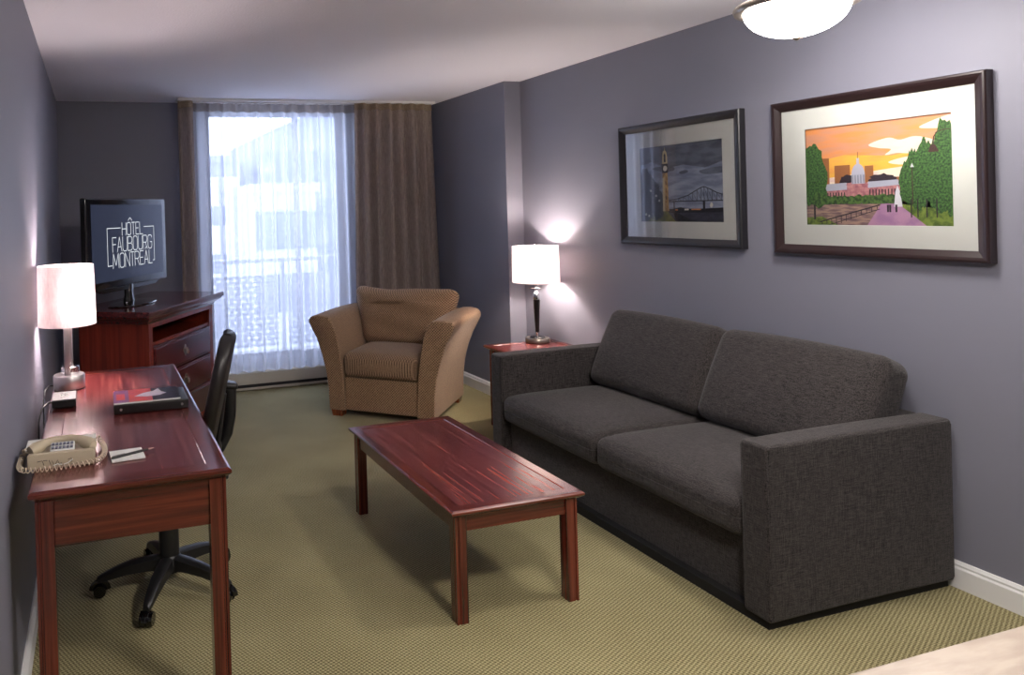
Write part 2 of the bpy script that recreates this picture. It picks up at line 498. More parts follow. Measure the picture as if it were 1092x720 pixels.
for nm, lb, x0, x1, sd in (('drape', 'wide brown drape gathered at the right of the window behind the armchair', 2.17, 2.90, 5), ('drape', 'narrow strip of brown drape gathered at the far left of the sheer curtain', .67, .79, 8)):
    yy = cy - .115
    xc = (x0 + x1) / 2
    d = thing(nm, lb, 'curtain', (xc, yy, .1), 0)
    obj('panel', shift(folded(x0, x1, .10, CT - .055, yy, .052, .112, .003, .3, .10 if x1 - x0 > .3 else .01, sd), (-xc, -yy, -.1)), M['drape'], d, 180)
    obj('heading', shift(folded(x0, x1, CT - .055, CT, yy, .036, .112, .003, .3, 0, sd, 3), (-xc, -yy, -.1)), M['drape_head'], d, 180)
bm = bmesh.new()
box(bm, .67, 2.93, cy - .135, cy - .095, HC - .02, HC, .003); box(bm, .67, 2.93, cy - .02, cy + .025, HC - .02, HC, .003)
tag(obj('curtain_track', bm, M['white']), 'white double curtain track fixed along the ceiling above the sheer', 'curtain track')

# ------------------------------------------------------------------ tables of one family
def moulded_top(bm, x0, x1, y0, y1, z, t, ov=0., border=.055, mi_edge=0, mi_in=1):
    """rectangular top with a moulded edge, mitred border boards and a slightly sunk field"""
    prof = [(.018, -t), (.012, -t * .8), (.004, -t * .62), (0, -t * .45), (0, -t * .2), (.004, -.003), (.009, 0), (border - .003, 0), (border, -.0022)]
    loops = []
    for ins, dz in prof:
        loops.append([bm.verts.new(p) for p in ((x0 + ins, y0 + ins, z + dz), (x1 - ins, y0 + ins, z + dz), (x1 - ins, y1 - ins, z + dz), (x0 + ins, y1 - ins, z + dz))])
    for a, b in zip(loops, loops[1:]):
        for i in range(4):
            f = bm.faces.new((a[i], a[(i + 1) % 4], b[(i + 1) % 4], b[i]))
            f.material_index = mi_edge if i in (1, 3) else 2
    f = bm.faces.new(loops[-1]); f.material_index = mi_in
    f = bm.faces.new(loops[0][::-1]); f.material_index = mi_in
    return bm

def table_leg(bm, x, y, w, z1, sx, sy):
    """square leg with a bead cut in its outer corner; sx, sy point outwards"""
    g = .006; h = w / 2
    p = [(-h, -h), (h - .0, -h), (h, h - .016), (h - g * .6, h - .014), (h - g * .6, h - .010), (h, h - .008), (h, h), (h - .008, h), (h - .010, h - g * .6), (h - .014, h - g * .6), (h - .016, h), (-h, h)]
    prism(bm, [(x + sx * u, y + sy * v) for u, v in p], 2, 0, z1)
    return bm

def family_table(t, hx, hy, h, topt, apron, leg, inset, fam='cherry', border=.055):
    bm = bmesh.new(); moulded_top(bm, -hx, hx, -hy, hy, h, topt, border=border)
    obj('tabletop', bm, [M[fam + '_y'], M['field_y'], M[fam + '_x']], t)
    zl = h - topt
    for sx in (-1, 1):
        for sy in (-1, 1):
            bm = bmesh.new(); table_leg(bm, sx * (hx - inset - leg / 2), sy * (hy - inset - leg / 2), leg, zl, sx, sy)
            obj('leg', bm, M[fam + '_z'], t)
    ax = hx - inset - leg; ay = hy - inset - leg; g = .008
    for s in (-1, 1):
        y = s * (hy - inset - g); obj('apron', B(-ax, ax, min(y, y - s * .02), max(y, y - s * .02), zl - apron, zl, .002), M[fam + '_x'], t)
        x = s * (hx - inset - g); obj('apron', B(min(x, x - s * .02), max(x, x - s * .02), -ay, ay, zl - apron, zl, .002), M[fam + '_y'], t)
    return t

t = thing('coffee_table', 'low rectangular cherry wood coffee table in front of the charcoal sofa', 'table', (1.472, 2.905, 0))
family_table(t, .279, .553, .42, .028, .06, .046, .022)
t = thing('end_table', 'small square cherry end table in the corner beyond the sofa arm', 'table', (2.826, 4.24, 0))
family_table(t, .272, .255, .55, .028, .07, .045, .03)
DX, DY, DZ = .087, 2.972, .75
t = thing('writing_desk', 'long cherry wood writing desk along the left wall with tall straight legs', 'desk', (DX, DY, 0))
family_table(t, .287, .808, DZ, .032, .138, .05, .016, border=.07)

# ------------------------------------------------------------------ sofa
t = thing('sofa', 'charcoal tweed two seat sofa against the right wall below the framed pictures', 'sofa', (2.66, 2.885, 0))
def seam(bm, pts, r=.0032): return tube(bm, [Vector(p) for p in pts] + [Vector(pts[0])], r, 6, False)
FX, BX = -.455, .452           # front and back of the arms, local x
bm = B(-.442, .44, -.895, .895, 0, .04); obj('plinth', bm, M['plinth'], t)
bm = bmesh.new(); rbox(bm, .42, .80, .13, .012, at=(.015, 0, .162)); obj('frame', bm, M['charcoal'], t, 60)
for s in (-1, 1):
    bm = bmesh.new()
    def armf(p, u, s=s):
        return Vector((p.x, p.y + s * .004 * (1 - u.x ** 2) * (1 - u.z ** 2), p.z + .004 * (1 - u.x ** 2)))
    rbox(bm, (BX - FX) / 2, .056, .309, .014, armf, at=((BX + FX) / 2, s * .859, .338), nb=3)
    y = s * .911; z0, z1, x0, x1 = .045, .640, FX + .006, BX - .006
    seam(bm, [(x0, y, z0), (x0, y, z1 - .012), (x0 + .012, y, z1), (x1 - .012, y, z1), (x1, y, z1 - .012), (x1, y, z0)])
    y = s * .807
    seam(bm, [(x0, y, z0), (x0, y, z1 - .012), (x0 + .012, y, z1), (x1 - .012, y, z1), (x1, y, z1 - .012), (x1, y, z0)])
    obj('arm', bm, M['charcoal'], t, 60)
bm = bmesh.new(); rbox(bm, .07, .80, .17, .014, at=(.382, 0, .472)); obj('back_frame', bm, M['charcoal'], t, 60)
for s in (-1, 1):
    bm = bmesh.new()
    def seat(p, u, s=s):
        z = p.z
        if u.z > 0: z += .022 * (1 - u.x ** 4) * (1 - u.y ** 4) - .012 * max(0, -u.x) ** 6
        x = p.x - .012 * (1 - u.y ** 4) * (1 - u.z ** 2) * (u.x < 0)
        return Vector((x, p.y, z))
    rbox(bm, .36, .399, .075, .038, seat, at=(-.098, s * .4005, .352), ni=12)
    a, b2, z = -.442, .24, .396
    cy0 = s * .4005
    zt = .418
    seam(bm, [(-.447, cy0 - .37, .400), (-.447, cy0 + .37, .400), (-.43, cy0 + .388, .404), (.2, cy0 + .388, .410), (.2, cy0 - .388, .410), (-.43, cy0 - .388, .404)], .003)
    obj('seat_cushion', bm, M['charcoal'], t, 180)
    bm = bmesh.new()
    lean = math.radians(24)
    def backc(p, u, s=s):
        x = p.x - .035 * (1 - u.y ** 2 * .8) * (1 - u.z ** 2) * (u.x < 0)
        z = p.z + .012 * (1 - u.y ** 2) * (u.z > 0)
        x *= 1 - .16 * (u.z + 1) / 2
        q = Vector((x, p.y - .012 * s * 0, z)); 
        return Matrix.Rotation(lean, 3, 'Y') @ q
    rbox(bm, .096, .398, .230, .055, backc, at=(.280, s * .4, .640), ni=12)
    obj('back_cushion', bm, M['charcoal'], t, 180)

# ------------------------------------------------------------------ armchair
AR = math.radians(-43.5)
t = thing('armchair', 'tan dotted armchair with flared arms turned in front of the brown drape', 'armchair', (1.62 + .4 * math.cos(AR) - .38 * math.sin(AR) * 1, 5.105 + .4 * math.sin(AR) + .38 * math.cos(AR), 0), AR)
# local: x from -.4 to .4, y from -.38 (front) to .38, z up
out_e = [(.0, .05), (-.002, .2), (-.016, .33), (-.045, .45), (-.082, .57), (-.118, .64), (-.138, .685), (-.136, .705)]
top_e = [(-.12, .724), (-.07, .736), (-.015, .734), (.02, .722)]
in_e = [(.045, .69), (.072, .62), (.09, .53), (.105, .42), (.118, .30), (.128, .05)]
prof = out_e + top_e + in_e
for s in (-1, 1):
    bm = bmesh.new()
    poly = [((u - .4) * (1 + .05 * max(0, v - .1)), v) for u, v in prof]
    ys = [(-.38, .93, 0), (-.374, .985, 0), (-.36, 1, 0), (-.2, 1, .004), (0, 1, .008), (.2, 1, .008), (.34, 1, .002), (.365, .985, -.004), (.38, .94, -.02)]
    cx0 = sum(p[0] for p in poly) / len(poly); cz0 = .40
    rings = []
    for (y, k, dz) in ys:
        ring = []
        for (u, v) in poly:
            # section centre follows the lean of the arm
            mid = -.4 + .065 - .10 * max(0, (v - .3) / .43) ** 1.6
            uu = mid + (u - mid) * k; vv = v if v < .1 else .40 + (v - .40) * (k * .35 + .65) + dz * (v > .55)
            ring.append(bm.verts.new((uu if s < 0 else -uu, y, vv)))
        rings.append(ring)
    n = len(poly)
    for a, b2 in zip(rings, rings[1:]):
        for i in range(n): bm.faces.new((a[i], a[(i + 1) % n], b2[(i + 1) % n], b2[i])).material_index = 1
    bm.faces.new(rings[0]); bm.faces.new(rings[-1][::-1])
    obj('arm', bm, [M['tan'], M['tan_plain']], t, 50)
bm = bmesh.new(); rbox(bm, .28, .36, .12, .012, at=(0, -.002, .17)); obj('front_rail', bm, M['tan'], t, 50)
bm = bmesh.new()
def seatp(p, u):
    z = p.z + (.028 * (1 - u.x ** 4) * (1 - u.y ** 4) if u.z > 0 else 0)
    return Vector((p.x, p.y - .015 * (1 - u.x ** 4) * (1 - u.z ** 2) * (u.y < 0), z))
rbox(bm, .285, .27, .085, .04, seatp, at=(0, -.105, .378), ni=12); obj('seat_cushion', bm, M['tan_top'], t, 180)
bm = bmesh.new()
def backp(p, u):
    w = 1 + .37 * (u.z + 1) / 2                       # wider at the top, spilling over the arms
    y = p.y - .055 * (1 - u.x ** 4) * (1 - u.z ** 4) * (u.y < 0)
    z = p.z - .024 * (1 - abs(u.x) ** 3) * (u.z > .4) + .006 * math.sin(u.x * 5) * (u.z > .4)
    y += .007 * math.sin(u.x * 3 + u.z * 9) * (1 - u.x ** 2)
    q = Vector((p.x * w, y, z)); return Matrix.Rotation(math.radians(-13), 3, 'X') @ q
rbox(bm, .315, .095, .235, .075, backp, at=(0, .205, .665), ni=14); obj('back_cushion', bm, M['tan'], t, 180)
bm = bmesh.new()
rbox(bm, .30, .07, .33, .03, lambda p, u: Vector((p.x * (1 + .32 * max(0, u.z)), p.y, p.z)), at=(0, .31, .40)); obj('back_frame', bm, M['tan_plain'], t, 60)
for sx in (-1, 1):
    for sy in (-1, 1):
        bm = bmesh.new(); x, y = sx * .345, sy * .325
        prism(bm, [(x - .045, y - .045), (x + .045, y - .045), (x + .045, y + .045), (x - .045, y + .045)], 2, 0, .05)
        for v in bm.verts:
            if v.co.z < .01: v.co.x = x + (v.co.x - x) * .82; v.co.y = y + (v.co.y - y) * .82
        obj('foot', bm, M['foot_wood'], t)

# ------------------------------------------------------------------ corner dresser
U = Vector((.547, .838)).normalized()
DA = math.atan2(U.y, U.x)
# local x along the front, y backwards into the corner
t = thing('corner_dresser', 'dark cherry dresser with three drawers standing slantwise in the back corner', 'dresser', (.303, 4.499, 0), DA)
W, Dp, Hd = 1.128, .60, .925
bx0, bx1, by0, by1 = .095, 1.045, .06, .56
bm = bmesh.new(); zt = Hd
pr = [(.075, -.085), (.066, -.07), (.05, -.06), (.03, -.052), (.018, -.044), (.012, -.034), (.0, -.03), (0, -.008), (.006, 0)]
loops = []
for ins, dz in pr:
    e = ins * 1.0; k = .0
    loops.append([bm.verts.new(p) for p in ((ins, ins * .7, zt + dz), (W - ins, ins * .7, zt + dz), (W - ins, Dp - ins * .3, zt + dz), (ins, Dp - ins * .3, zt + dz))])
for a, b2 in zip(loops, loops[1:]):
    for i in range(4): bm.faces.new((a[i], a[(i + 1) % 4], b2[(i + 1) % 4], b2[i]))
bm.faces.new(loops[-1]); bm.faces.new(loops[0][::-1])
obj('top', bm, M['mahogany_x'], t)
bm = bmesh.new()
zb = Hd - .085
box(bm, bx0, bx0 + .025, by0, by1, .07, zb, .002); box(bm, bx1 - .025, bx1, by0, by1, .07, zb, .002)     # sides
box(bm, bx0, bx1, by1 - .015, by1, .07, zb)                                                             # back
box(bm, bx0 + .02, bx1 - .02, by0 + .01, by1 - .01, .69, .712); box(bm, bx0 + .02, bx1 - .02, by0 + .003, by1 - .01, .07, .095)
box(bm, bx0, bx1, by0, by1, zb - .03, zb)
box(bm, bx0 + .02, bx0 + .05, by0 + .002, by0 + .02, .07, zb); box(bm, bx1 - .05, bx1 - .02, by0 + .002, by0 + .02, .07, zb)
obj('carcass', bm, wood('dresser_side_grain', 2, srgb(96, 30, 19), srgb(120, 42, 27), srgb(136, 54, 36), .3, .3), t)
for z0, z1 in ((.495, .685), (.295, .487), (.10, .287)):
    bm = bmesh.new()
    xa, xb = bx0 + .052, bx1 - .052; y = by0 - .004
    prof = [(0, .03), (0, .006), (.012, .006), (.016, 0), (.03, 0)]
    box(bm, xa, xb, y + .004, y + .35, z0, z1, .003)
    box(bm, xa + .014, xb - .014, y - .003, y + .01, z0 + .014, z1 - .014, .005)
    dr = obj('drawer', bm, M['mahogany_x'], t)
    bm = bmesh.new(); zc = (z0 + z1) / 2; xc = (xa + xb) / 2
    # ornate drop pull: back plate and a hanging drop
    pts = [(xc + .026 * math.cos(a) * (1 + .18 * math.cos(4 * a)), zc + .034 * math.sin(a) * (1 + .18 * math.cos(4 * a))) for a in [2 * PI * i / 32 for i in range(32)]]
    prism(bm, pts, 1, y - .006, y - .002)
    tube(bm, [(xc, y - .004, zc + .012), (xc, y - .022, zc + .012)], .006, 10)
    bmesh.ops.create_uvsphere(bm, u_segments=12, v_segments=8, radius=.011, matrix=Matrix.Translation((xc, y - .022, zc - .008)) @ Matrix.Diagonal((1, .8, 1.7, 1)))
    obj('pull', bm, M['bronze'], dr, 40)
bm = bmesh.new()
for xa, xb in ((bx0 - .01, bx0 + .09), (bx1 - .09, bx1 + .01)):
    for ya, yb in ((by0 - .012, by0 + .08), (by1 - .08, by1)):
        box(bm, xa, xb, ya, yb, 0, .07, .008)
box(bm, bx0 + .08, bx1 - .08, by0 + .0, by0 + .02, .035, .07, .004); box(bm, bx0, bx0 + .02, by0 + .07, by1 - .07, .035, .07, .004)
obj('bracket_base', bm, M['cherry_x'], t)

# ------------------------------------------------------------------ television on the dresser
tvl = Vector((-.041, 4.601)); 
t = thing('television', 'black flat screen television standing on the corner dresser', 'television', (tvl.x + U.x * .507, tvl.y + U.y * .507, Hd), DA)
TW, z0, z1 = .507, .125, .705
# facing -y locally
bm = bmesh.new(); rbox(bm, TW, .022, (z1 - z0) / 2, .012, at=(0, .03, (z0 + z1) / 2), nb=3, ni=4); obj('casing', bm, M['blackgloss'], t, 60)
bm = bmesh.new(); box(bm, -.36, .36, .045, .085, z0 + .10, z1 - .10, .02); obj('rear_housing', bm, M['blackp'], t)
sx0, sx1, sz0, sz1 = -TW + .055, TW - .055, z0 + .05, z1 - .042
scr_m, nt, b_ = _new('dark_screen')
b_.inputs['Base Color'].default_value = srgb(14, 16, 22); b_.inputs['Roughness'].default_value = .16
b_.inputs['Emission Color'].default_value = srgb(70, 78, 104); b_.inputs['Emission Strength'].default_value = .10
scr = obj('screen', B(sx0, sx1, .0065, .010, sz0, sz1), scr_m, t)
# the logo on the screen, drawn with thin strokes
def G(ch):
    d = {
     'H': [[(0, 0), (0, 1)], [(1, 0), (1, 1)], [(0, .5), (1, .5)]],
     'O': [[(.25, 0), (.75, 0), (.95, .1), (1, .25), (1, .75), (.95, .9), (.75, 1), (.25, 1), (.05, .9), (0, .75), (0, .25), (.05, .1), (.25, 0)]],
     'T': [[(.5, 0), (.5, 1)], [(0, 1), (1, 1)]],
     'E': [[(1, 0), (0, 0), (0, 1), (1, 1)], [(0, .52), (.85, .52)]],
     'L': [[(0, 1), (0, 0), (1, 0)]],
     'F': [[(0, 0), (0, 1), (1, 1)], [(0, .52), (.85, .52)]],
     'A': [[(0, 0), (.5, 1), (1, 0)], [(.18, .33), (.82, .33)]],
     'U': [[(0, 1), (0, .25), (.06, .1), (.25, 0), (.75, 0), (.94, .1), (1, .25), (1, 1)]],
     'B': [[(0, 0), (0, 1), (.7, 1), (.92, .9), (.92, .62), (.7, .52), (0, .52)], [(.7, .52), (1, .4), (1, .12), (.75, 0), (0, 0)]],
     'R': [[(0, 0), (0, 1), (.75, 1), (.97, .88), (.97, .6), (.75, .48), (0, .48)], [(.55, .48), (1, 0)]],
     'G': [[(1, .8), (.94, .92), (.75, 1), (.25, 1), (.06, .9), (0, .75), (0, .25), (.06, .1), (.25, 0), (.75, 0), (.94, .1), (1, .25), (1, .48), (.55, .48)]],
     'M': [[(0, 0), (.08, 1), (.5, .2), (.92, 1), (1, 0)]],
     'N': [[(0, 0), (0, 1), (1, 0), (1, 1)]],
    }
    return d[ch]
bm = bmesh.new()
def stroke(pts, w=.0052):
    for a, b2 in zip(pts, pts[1:]):
        a = Vector(a); b2 = Vector(b2); d = (b2 - a)
        if d.length < 1e-6: continue
        d.normalize(); nrm = Vector((-d.y, d.x)) * w / 2; e = d * w * .4
        vs = [bm.verts.new((p.x, .0055, p.y)) for p in (a - e - nrm, b2 + e - nrm, b2 + e + nrm, a - e + nrm)]
        bm.faces.new(vs)
def word(txt, x0, x1, za, zb, gap=.012):
    n = len(txt); wts = [1.25 if c == 'M' else (.8 if c in 'EFLT' else 1) for c in txt]
    tot = sum(wts); wd = (x1 - x0 - gap * (n - 1)) / tot; x = x0
    for c, k in zip(txt, wts):
        for pl in G(c): stroke([(x + u * wd * k, za + v * (zb - za)) for u, v in pl])
        x += wd * k + gap
lz = lambda z: z - Hd            # heights given above the floor
lx = lambda u: u - .507
word('HOTEL', lx(.405), lx(.672), lz(1.388), lz(1.470))
word('FAUBOURG', lx(.285), lx(.795), lz(1.283), lz(1.376))
word('MONTREAL', lx(.285), lx(.795), lz(1.178), lz(1.271))
stroke([(lx(.485), lz(1.484)), (lx(.508), lz(1.502)), (lx(.531), lz(1.484))])
stroke([(lx(.700), lz(1.284)), (lx(.718), lz(1.298))])
stroke([(lx(.385), lz(1.437)), (lx(.226), lz(1.437)), (lx(.226), lz(1.197)), (lx(.275), lz(1.197))])
stroke([(lx(.690), lz(1.437)), (lx(.827), lz(1.437)), (lx(.827), lz(1.197)), (lx(.805), lz(1.197))])
lg = obj('hotel_logo', bm, glow('white_logo_light', (.9, .95, 1, 1), .20), scr)
lg['label'] = 'white outlined lettering in a thin bracket frame'
bm = bmesh.new(); prism(bm, [(-.42, z0 + .012), (.42, z0 + .012), (.33, z0 - .022), (-.33, z0 - .022)], 1, .012, .048); obj('lower_trim', bm, M['blackgloss'], t)
bm = bmesh.new(); lathe(bm, [(0, .012), (.035, .012), (.035, .03), (.028, .06), (.028, .16), (0, .16)], 0, .03, 20, 1.6, .8); obj('stand_neck', bm, M['blackgloss'], t, 40)
bm = bmesh.new(); lathe(bm, [(0, 0), (.195, 0), (.2, .004), (.195, .010), (.12, .014), (0, .016)], 0, .0, 48, 1.2, .62); obj('stand_base', bm, M['blackgloss'], t, 40)

# ------------------------------------------------------------------ desk chair
t = thing('office_chair', 'black swivel office chair with five casters tucked under the desk', 'chair', (.253, 3.003, 0), math.radians(76))
a0 = math.radians(-113.4 - 76)
bm = bmesh.new()
lathe(bm, [(0, .075), (.045, .075), (.05, .09), (.05, .125), (.04, .14), (0, .14)], n=30)
for k in range(5):
    a = a0 + k * 2 * PI / 5; d = Vector((math.cos(a), math.sin(a), 0)); w = Vector((-d.y, d.x, 0))
    sec = []
    for r, zt, zb_, hw in ((.03, .140, .085, .026), (.09, .136, .088, .026), (.16, .126, .083, .023), (.22, .108, .072, .019), (.265, .088, .062, .016), (.285, .078, .058, .012)):
        c = d * r
        sec.append([bm.verts.new(c + w * x + Vector((0, 0, z))) for x, z in ((-hw, zb_), (hw, zb_), (hw, zt - .008), (hw * .5, zt), (-hw * .5, zt), (-hw, zt - .008))])
    for A, B2 in zip(sec, sec[1:]):
        for i in range(6): bm.faces.new((A[i], A[(i + 1) % 6], B2[(i + 1) % 6], B2[i]))
    bm.faces.new(sec[0]); bm.faces.new(sec[-1][::-1])
obj('star_base', bm, M['blackp'], t, 40)
for k in range(5):
    a = a0 + k * 2 * PI / 5; d = Vector((math.cos(a), math.sin(a), 0)); w = Vector((-d.y, d.x, 0)); c = d * .275
    bm = bmesh.new()
    for s in (-1, 1):
        m4 = Matrix.Translation(c + w * s * .014 + Vector((0, 0, .027))) @ Matrix(((w.x, d.x, 0, 0), (w.y, d.y, 0, 0), (0, 0, 1, 0), (0, 0, 0, 1))) @ Matrix.Rotation(PI / 2, 4, 'Y')
        rr = bmesh.ops.create_cone(bm, cap_ends=True, segments=24, radius1=.027, radius2=.024, depth=.02, matrix=m4)
    tube(bm, [c + Vector((0, 0, .03)), c + Vector((0, 0, .07))], .008, 8)
    arc = [c + d * (.031 * math.cos(q)) + Vector((0, 0, .027 + .031 * math.sin(q))) for q in [PI * i / 8 for i in range(9)]]
    tube(bm, arc, .006, 6, True, 2.2)
    obj('caster', bm, M['blackgloss'], t, 40)
bm = bmesh.new(); lathe(bm, [(0, .13), (.04, .13), (.04, .26), (.036, .262), (.036, .36), (.024, .362), (.024, .45), (0, .45)], n=28); obj('gas_column', bm, M['blackp'], t, 40)
bm = bmesh.new(); box(bm, -.09, .09, -.12, .10, .44, .475, .01); box(bm, -.03, .03, -.25, -.1, .44, .46, .005); obj('tilt_mechanism', bm, M['blackp'], t)
bm = bmesh.new(); rbox(bm, .235, .23, .04, .04, lambda p, u: Vector((p.x * (1 - .06 * u.y ** 2), p.y, p.z + .015 * (1 - u.x ** 2) * (1 - u.y ** 2) * (u.z > 0))), at=(0, .02, .51)); obj('seat', bm, M['leather'], t, 180)
bm = bmesh.new()
def bk(p, u):
    k = (1 - abs(u.z) ** 3.2) ** .5 if abs(u.z) < 1 else 0
    k = max(.30, k); z = p.z
    y = p.y + .012 * u.x ** 2
    q = Vector((p.x * k, y, z)); return Matrix.Rotation(math.radians(13), 3, 'X') @ q
rbox(bm, .205, .026, .225, .028, bk, at=(0, -.226, .812), ni=12); obj('backrest', bm, M['leather'], t, 180)
bm = bmesh.new(); tube(bm, [(0, -.12, .45), (0, -.165, .47), (0, -.205, .56), (0, -.225, .68), (0, -.24, .78)], .011, 8, True, 2.0); obj('back_bracket', bm, M['blackp'], t, 60)
for s, zp in ((-1, .535), (1, .742)):                     # adjustable arm rests: the one under the desk is set low
    x = s * .275; dz = zp - .742
    bm = bmesh.new()
    if s > 0: tube(bm, [(s * .10, -.1, .455), (s * .22, -.14, .455), (x, -.19, .47), (x, -.225, .54), (x, -.24, .62), (x, -.24, .735)], [.016, .018, .024, .026, .027, .032], 12, True, 1.25)
    else: tube(bm, [(s * .10, -.1, .455), (s * .22, -.12, .458), (x, -.12, .475), (x, -.12, .525)], [.016, .018, .02, .024], 10, True, 1.25)
    obj('arm_post', bm, M['blackp'], t, 60)
    bm = bmesh.new(); rbox(bm, .036, .058, .016, .016, lambda p, u: Vector((p.x * (1 - .2 * u.y ** 2), p.y, p.z + .008 * (1 - u.y ** 2))), at=(x, -.222 if s > 0 else -.08, zp)); obj('arm_pad', bm, M['blackp'], t, 180)

# ------------------------------------------------------------------ lamps
def drum(bm, r0, r1, z0, z1, n=48):
    lathe(bm, [(r0, z0), (r1, z1)], n=n)
    lathe(bm, [(r0 - .0018, z0), (r1 - .0018, z1)], n=n)
    for r, z in ((r0, z0), (r1, z1)): lathe(bm, [(r - .0018, z), (r, z)], n=n)
def spider(bm, r, z, zs):
    for k in range(3):
        a = k * 2 * PI / 3 + .4; tube(bm, [(0, 0, z), (r * math.cos(a), r * math.sin(a), zs)], .0022, 6)
# desk lamp
t = thing('desk_lamp', 'lit table lamp with oval steel base on the desk by the left wall', 'lamp', (-.128, 3.45, DZ))
bm = bmesh.new(); lathe(bm, [(0, 0), (.066, 0), (.068, .003), (.068, .057), (.065, .061), (0, .061)], n=48); obj('base', bm, M['steel'], t, 40)
bm = bmesh.new(); lathe(bm, [(0, .061), (.038, .061), (.039, .066), (.039, .094), (.034, .098), (0, .098)], .006, .012, 36); obj('collar', bm, M['chrome'], t, 40)
bm = bmesh.new(); tube(bm, [(.008, .012, .09), (.008, .012, .535)], .011, 16); box(bm, -.018, .008, -.03, -.024, .061, .46, .001); tube(bm, [(-.005, -.027, .44), (.008, .012, .44)], .005, 8); obj('stem', bm, M['steel'], t, 40)
bm = bmesh.new(); drum(bm, .126, .121, .285, .55); obj('shade', bm, M['shade'], t, 60)
bm = bmesh.new(); spider(bm, .121, .53, .542); tube(bm, [(.0, .0, .495), (0, 0, .555)], .006, 8); obj('shade_fitter', bm, M['chrome'], t)
bm = bmesh.new(); bmesh.ops.create_uvsphere(bm, u_segments=16, v_segments=10, radius=.030, matrix=Matrix.Translation((.028, .030, .42))); obj('bulb', bm, M['bulb_desk'], t, 180)
bm = bmesh.new(); tube(bm, [(-.06, .01, .012), (-.085, -.02, .02), (-.10, -.06, .010), (-.105, -.10, -.03), (-.107, -.11, -.3), (-.107, -.10, -.72)], .003, 6); obj('cord', bm, M['blackp'], t, 60)
# end table lamp
t = thing('table_lamp', 'lit table lamp with tapered dark stem on the corner end table', 'lamp', (2.945, 4.43, .55))
bm = bmesh.new(); lathe(bm, [(0, 0), (.078, 0), (.081, .003), (.081, .026), (.078, .030), (0, .030)], n=48); obj('base', bm, M['bronze'], t, 40)
bm = bmesh.new(); lathe(bm, [(0, .030), (.05, .030), (.052, .034), (.045, .040), (.012, .044), (0, .044)], n=40); obj('collar', bm, M['blackgloss'], t, 40)
bm = bmesh.new(); lathe(bm, [(0, .04), (.010, .04), (.010, .07), (0, .07)], n=20); obj('ferrule', bm, M['chrome'], t, 40)
bm = bmesh.new(); lathe(bm, [(0, .295), (.020, .295), (.022, .30), (.022, .335), (.016, .345), (.010, .36), (.01, .362), (.055, .376), (.057, .380), (.01, .382), (.008, .50), (0, .50)], n=32); obj('neck', bm, M['chrome'], t, 40)
bm = bmesh.new(); lathe(bm, [(0, .068), (.0135, .068), (.017, .14), (.022, .24), (.024, .296), (0, .297)], n=28); obj('stem', bm, M['blackwood'], t, 40)
bm = bmesh.new(); drum(bm, .160, .156, .418, .668); obj('shade', bm, M['shade'], t, 60)
bm = bmesh.new(); spider(bm, .156, .65, .657); tube(bm, [(.0, .0, .64), (0, 0, .672)], .006, 8); bmesh.ops.create_uvsphere(bm, u_segments=10, v_segments=8, radius=.009, matrix=Matrix.Translation((0, 0, .676))); obj('shade_fitter', bm, M['chrome'], t, 40)
bm = bmesh.new(); bmesh.ops.create_uvsphere(bm, u_segments=16, v_segments=10, radius=.030, matrix=Matrix.Translation((-.02, -.03, .545))); obj('bulb', bm, M['bulb'], t, 180)

# ceiling lamps
def ceiling_lamp(label, x, y, bowl='bowl', zr=2.27, r=.219):
    t = thing('ceiling_lamp', label, 'ceiling lamp', (x, y, HC))
    d = zr - HC
    bm = bmesh.new(); lathe(bm, [(0, 0), (.07, 0), (.075, -.012), (.05, -.022), (.014, -.03), (.014, d - .10), (0, d - .10)], n=32); obj('canopy', bm, M['bronze'], t, 50)
    bm = bmesh.new(); lathe(bm, [(r - .03, d + .012), (r - .012, d + .020), (r, d + .014), (r + .004, d + .002), (r, d - .010), (r - .02, d - .016), (r - .032, d - .010), (r - .03, d + .012)], n=56)
    for k in range(3):
        a = 2 * PI * k / 3 + .5; tube(bm, [(.014 * math.cos(a), .014 * math.sin(a), d + .05), ((r - .02) * math.cos(a), (r - .02) * math.sin(a), d + .010)], .004, 6)
    obj('metal_rim', bm, M['bronze'], t, 50)
    bm = bmesh.new(); rb = r - .03
    lathe(bm, [(rb * math.cos(q), d - .008 - .105 * math.sin(q)) for q in [PI / 2 * i / 10 for i in range(10)]] + [(0, d - .113)], n=48)
    obj('glass_bowl', bm, M[bowl], t, 180)
    bm = bmesh.new(); lathe(bm, [(0, d - .112), (.012, d - .112), (.014, d - .118), (.008, d - .124), (0, d - .128)], n=16); obj('finial', bm, M['bronze'], t, 40)
    return t
ceiling_lamp('lit glass bowl ceiling lamp with nickel rim above the right framed picture', 2.462, 2.03, 'bowl', 2.205, .195)
ceiling_lamp('unseen glass bowl ceiling lamp added as fill light above the viewer', 1.3, .7, 'bowl_fill')  # invented lamp out of view, put in to raise the room's overall brightness

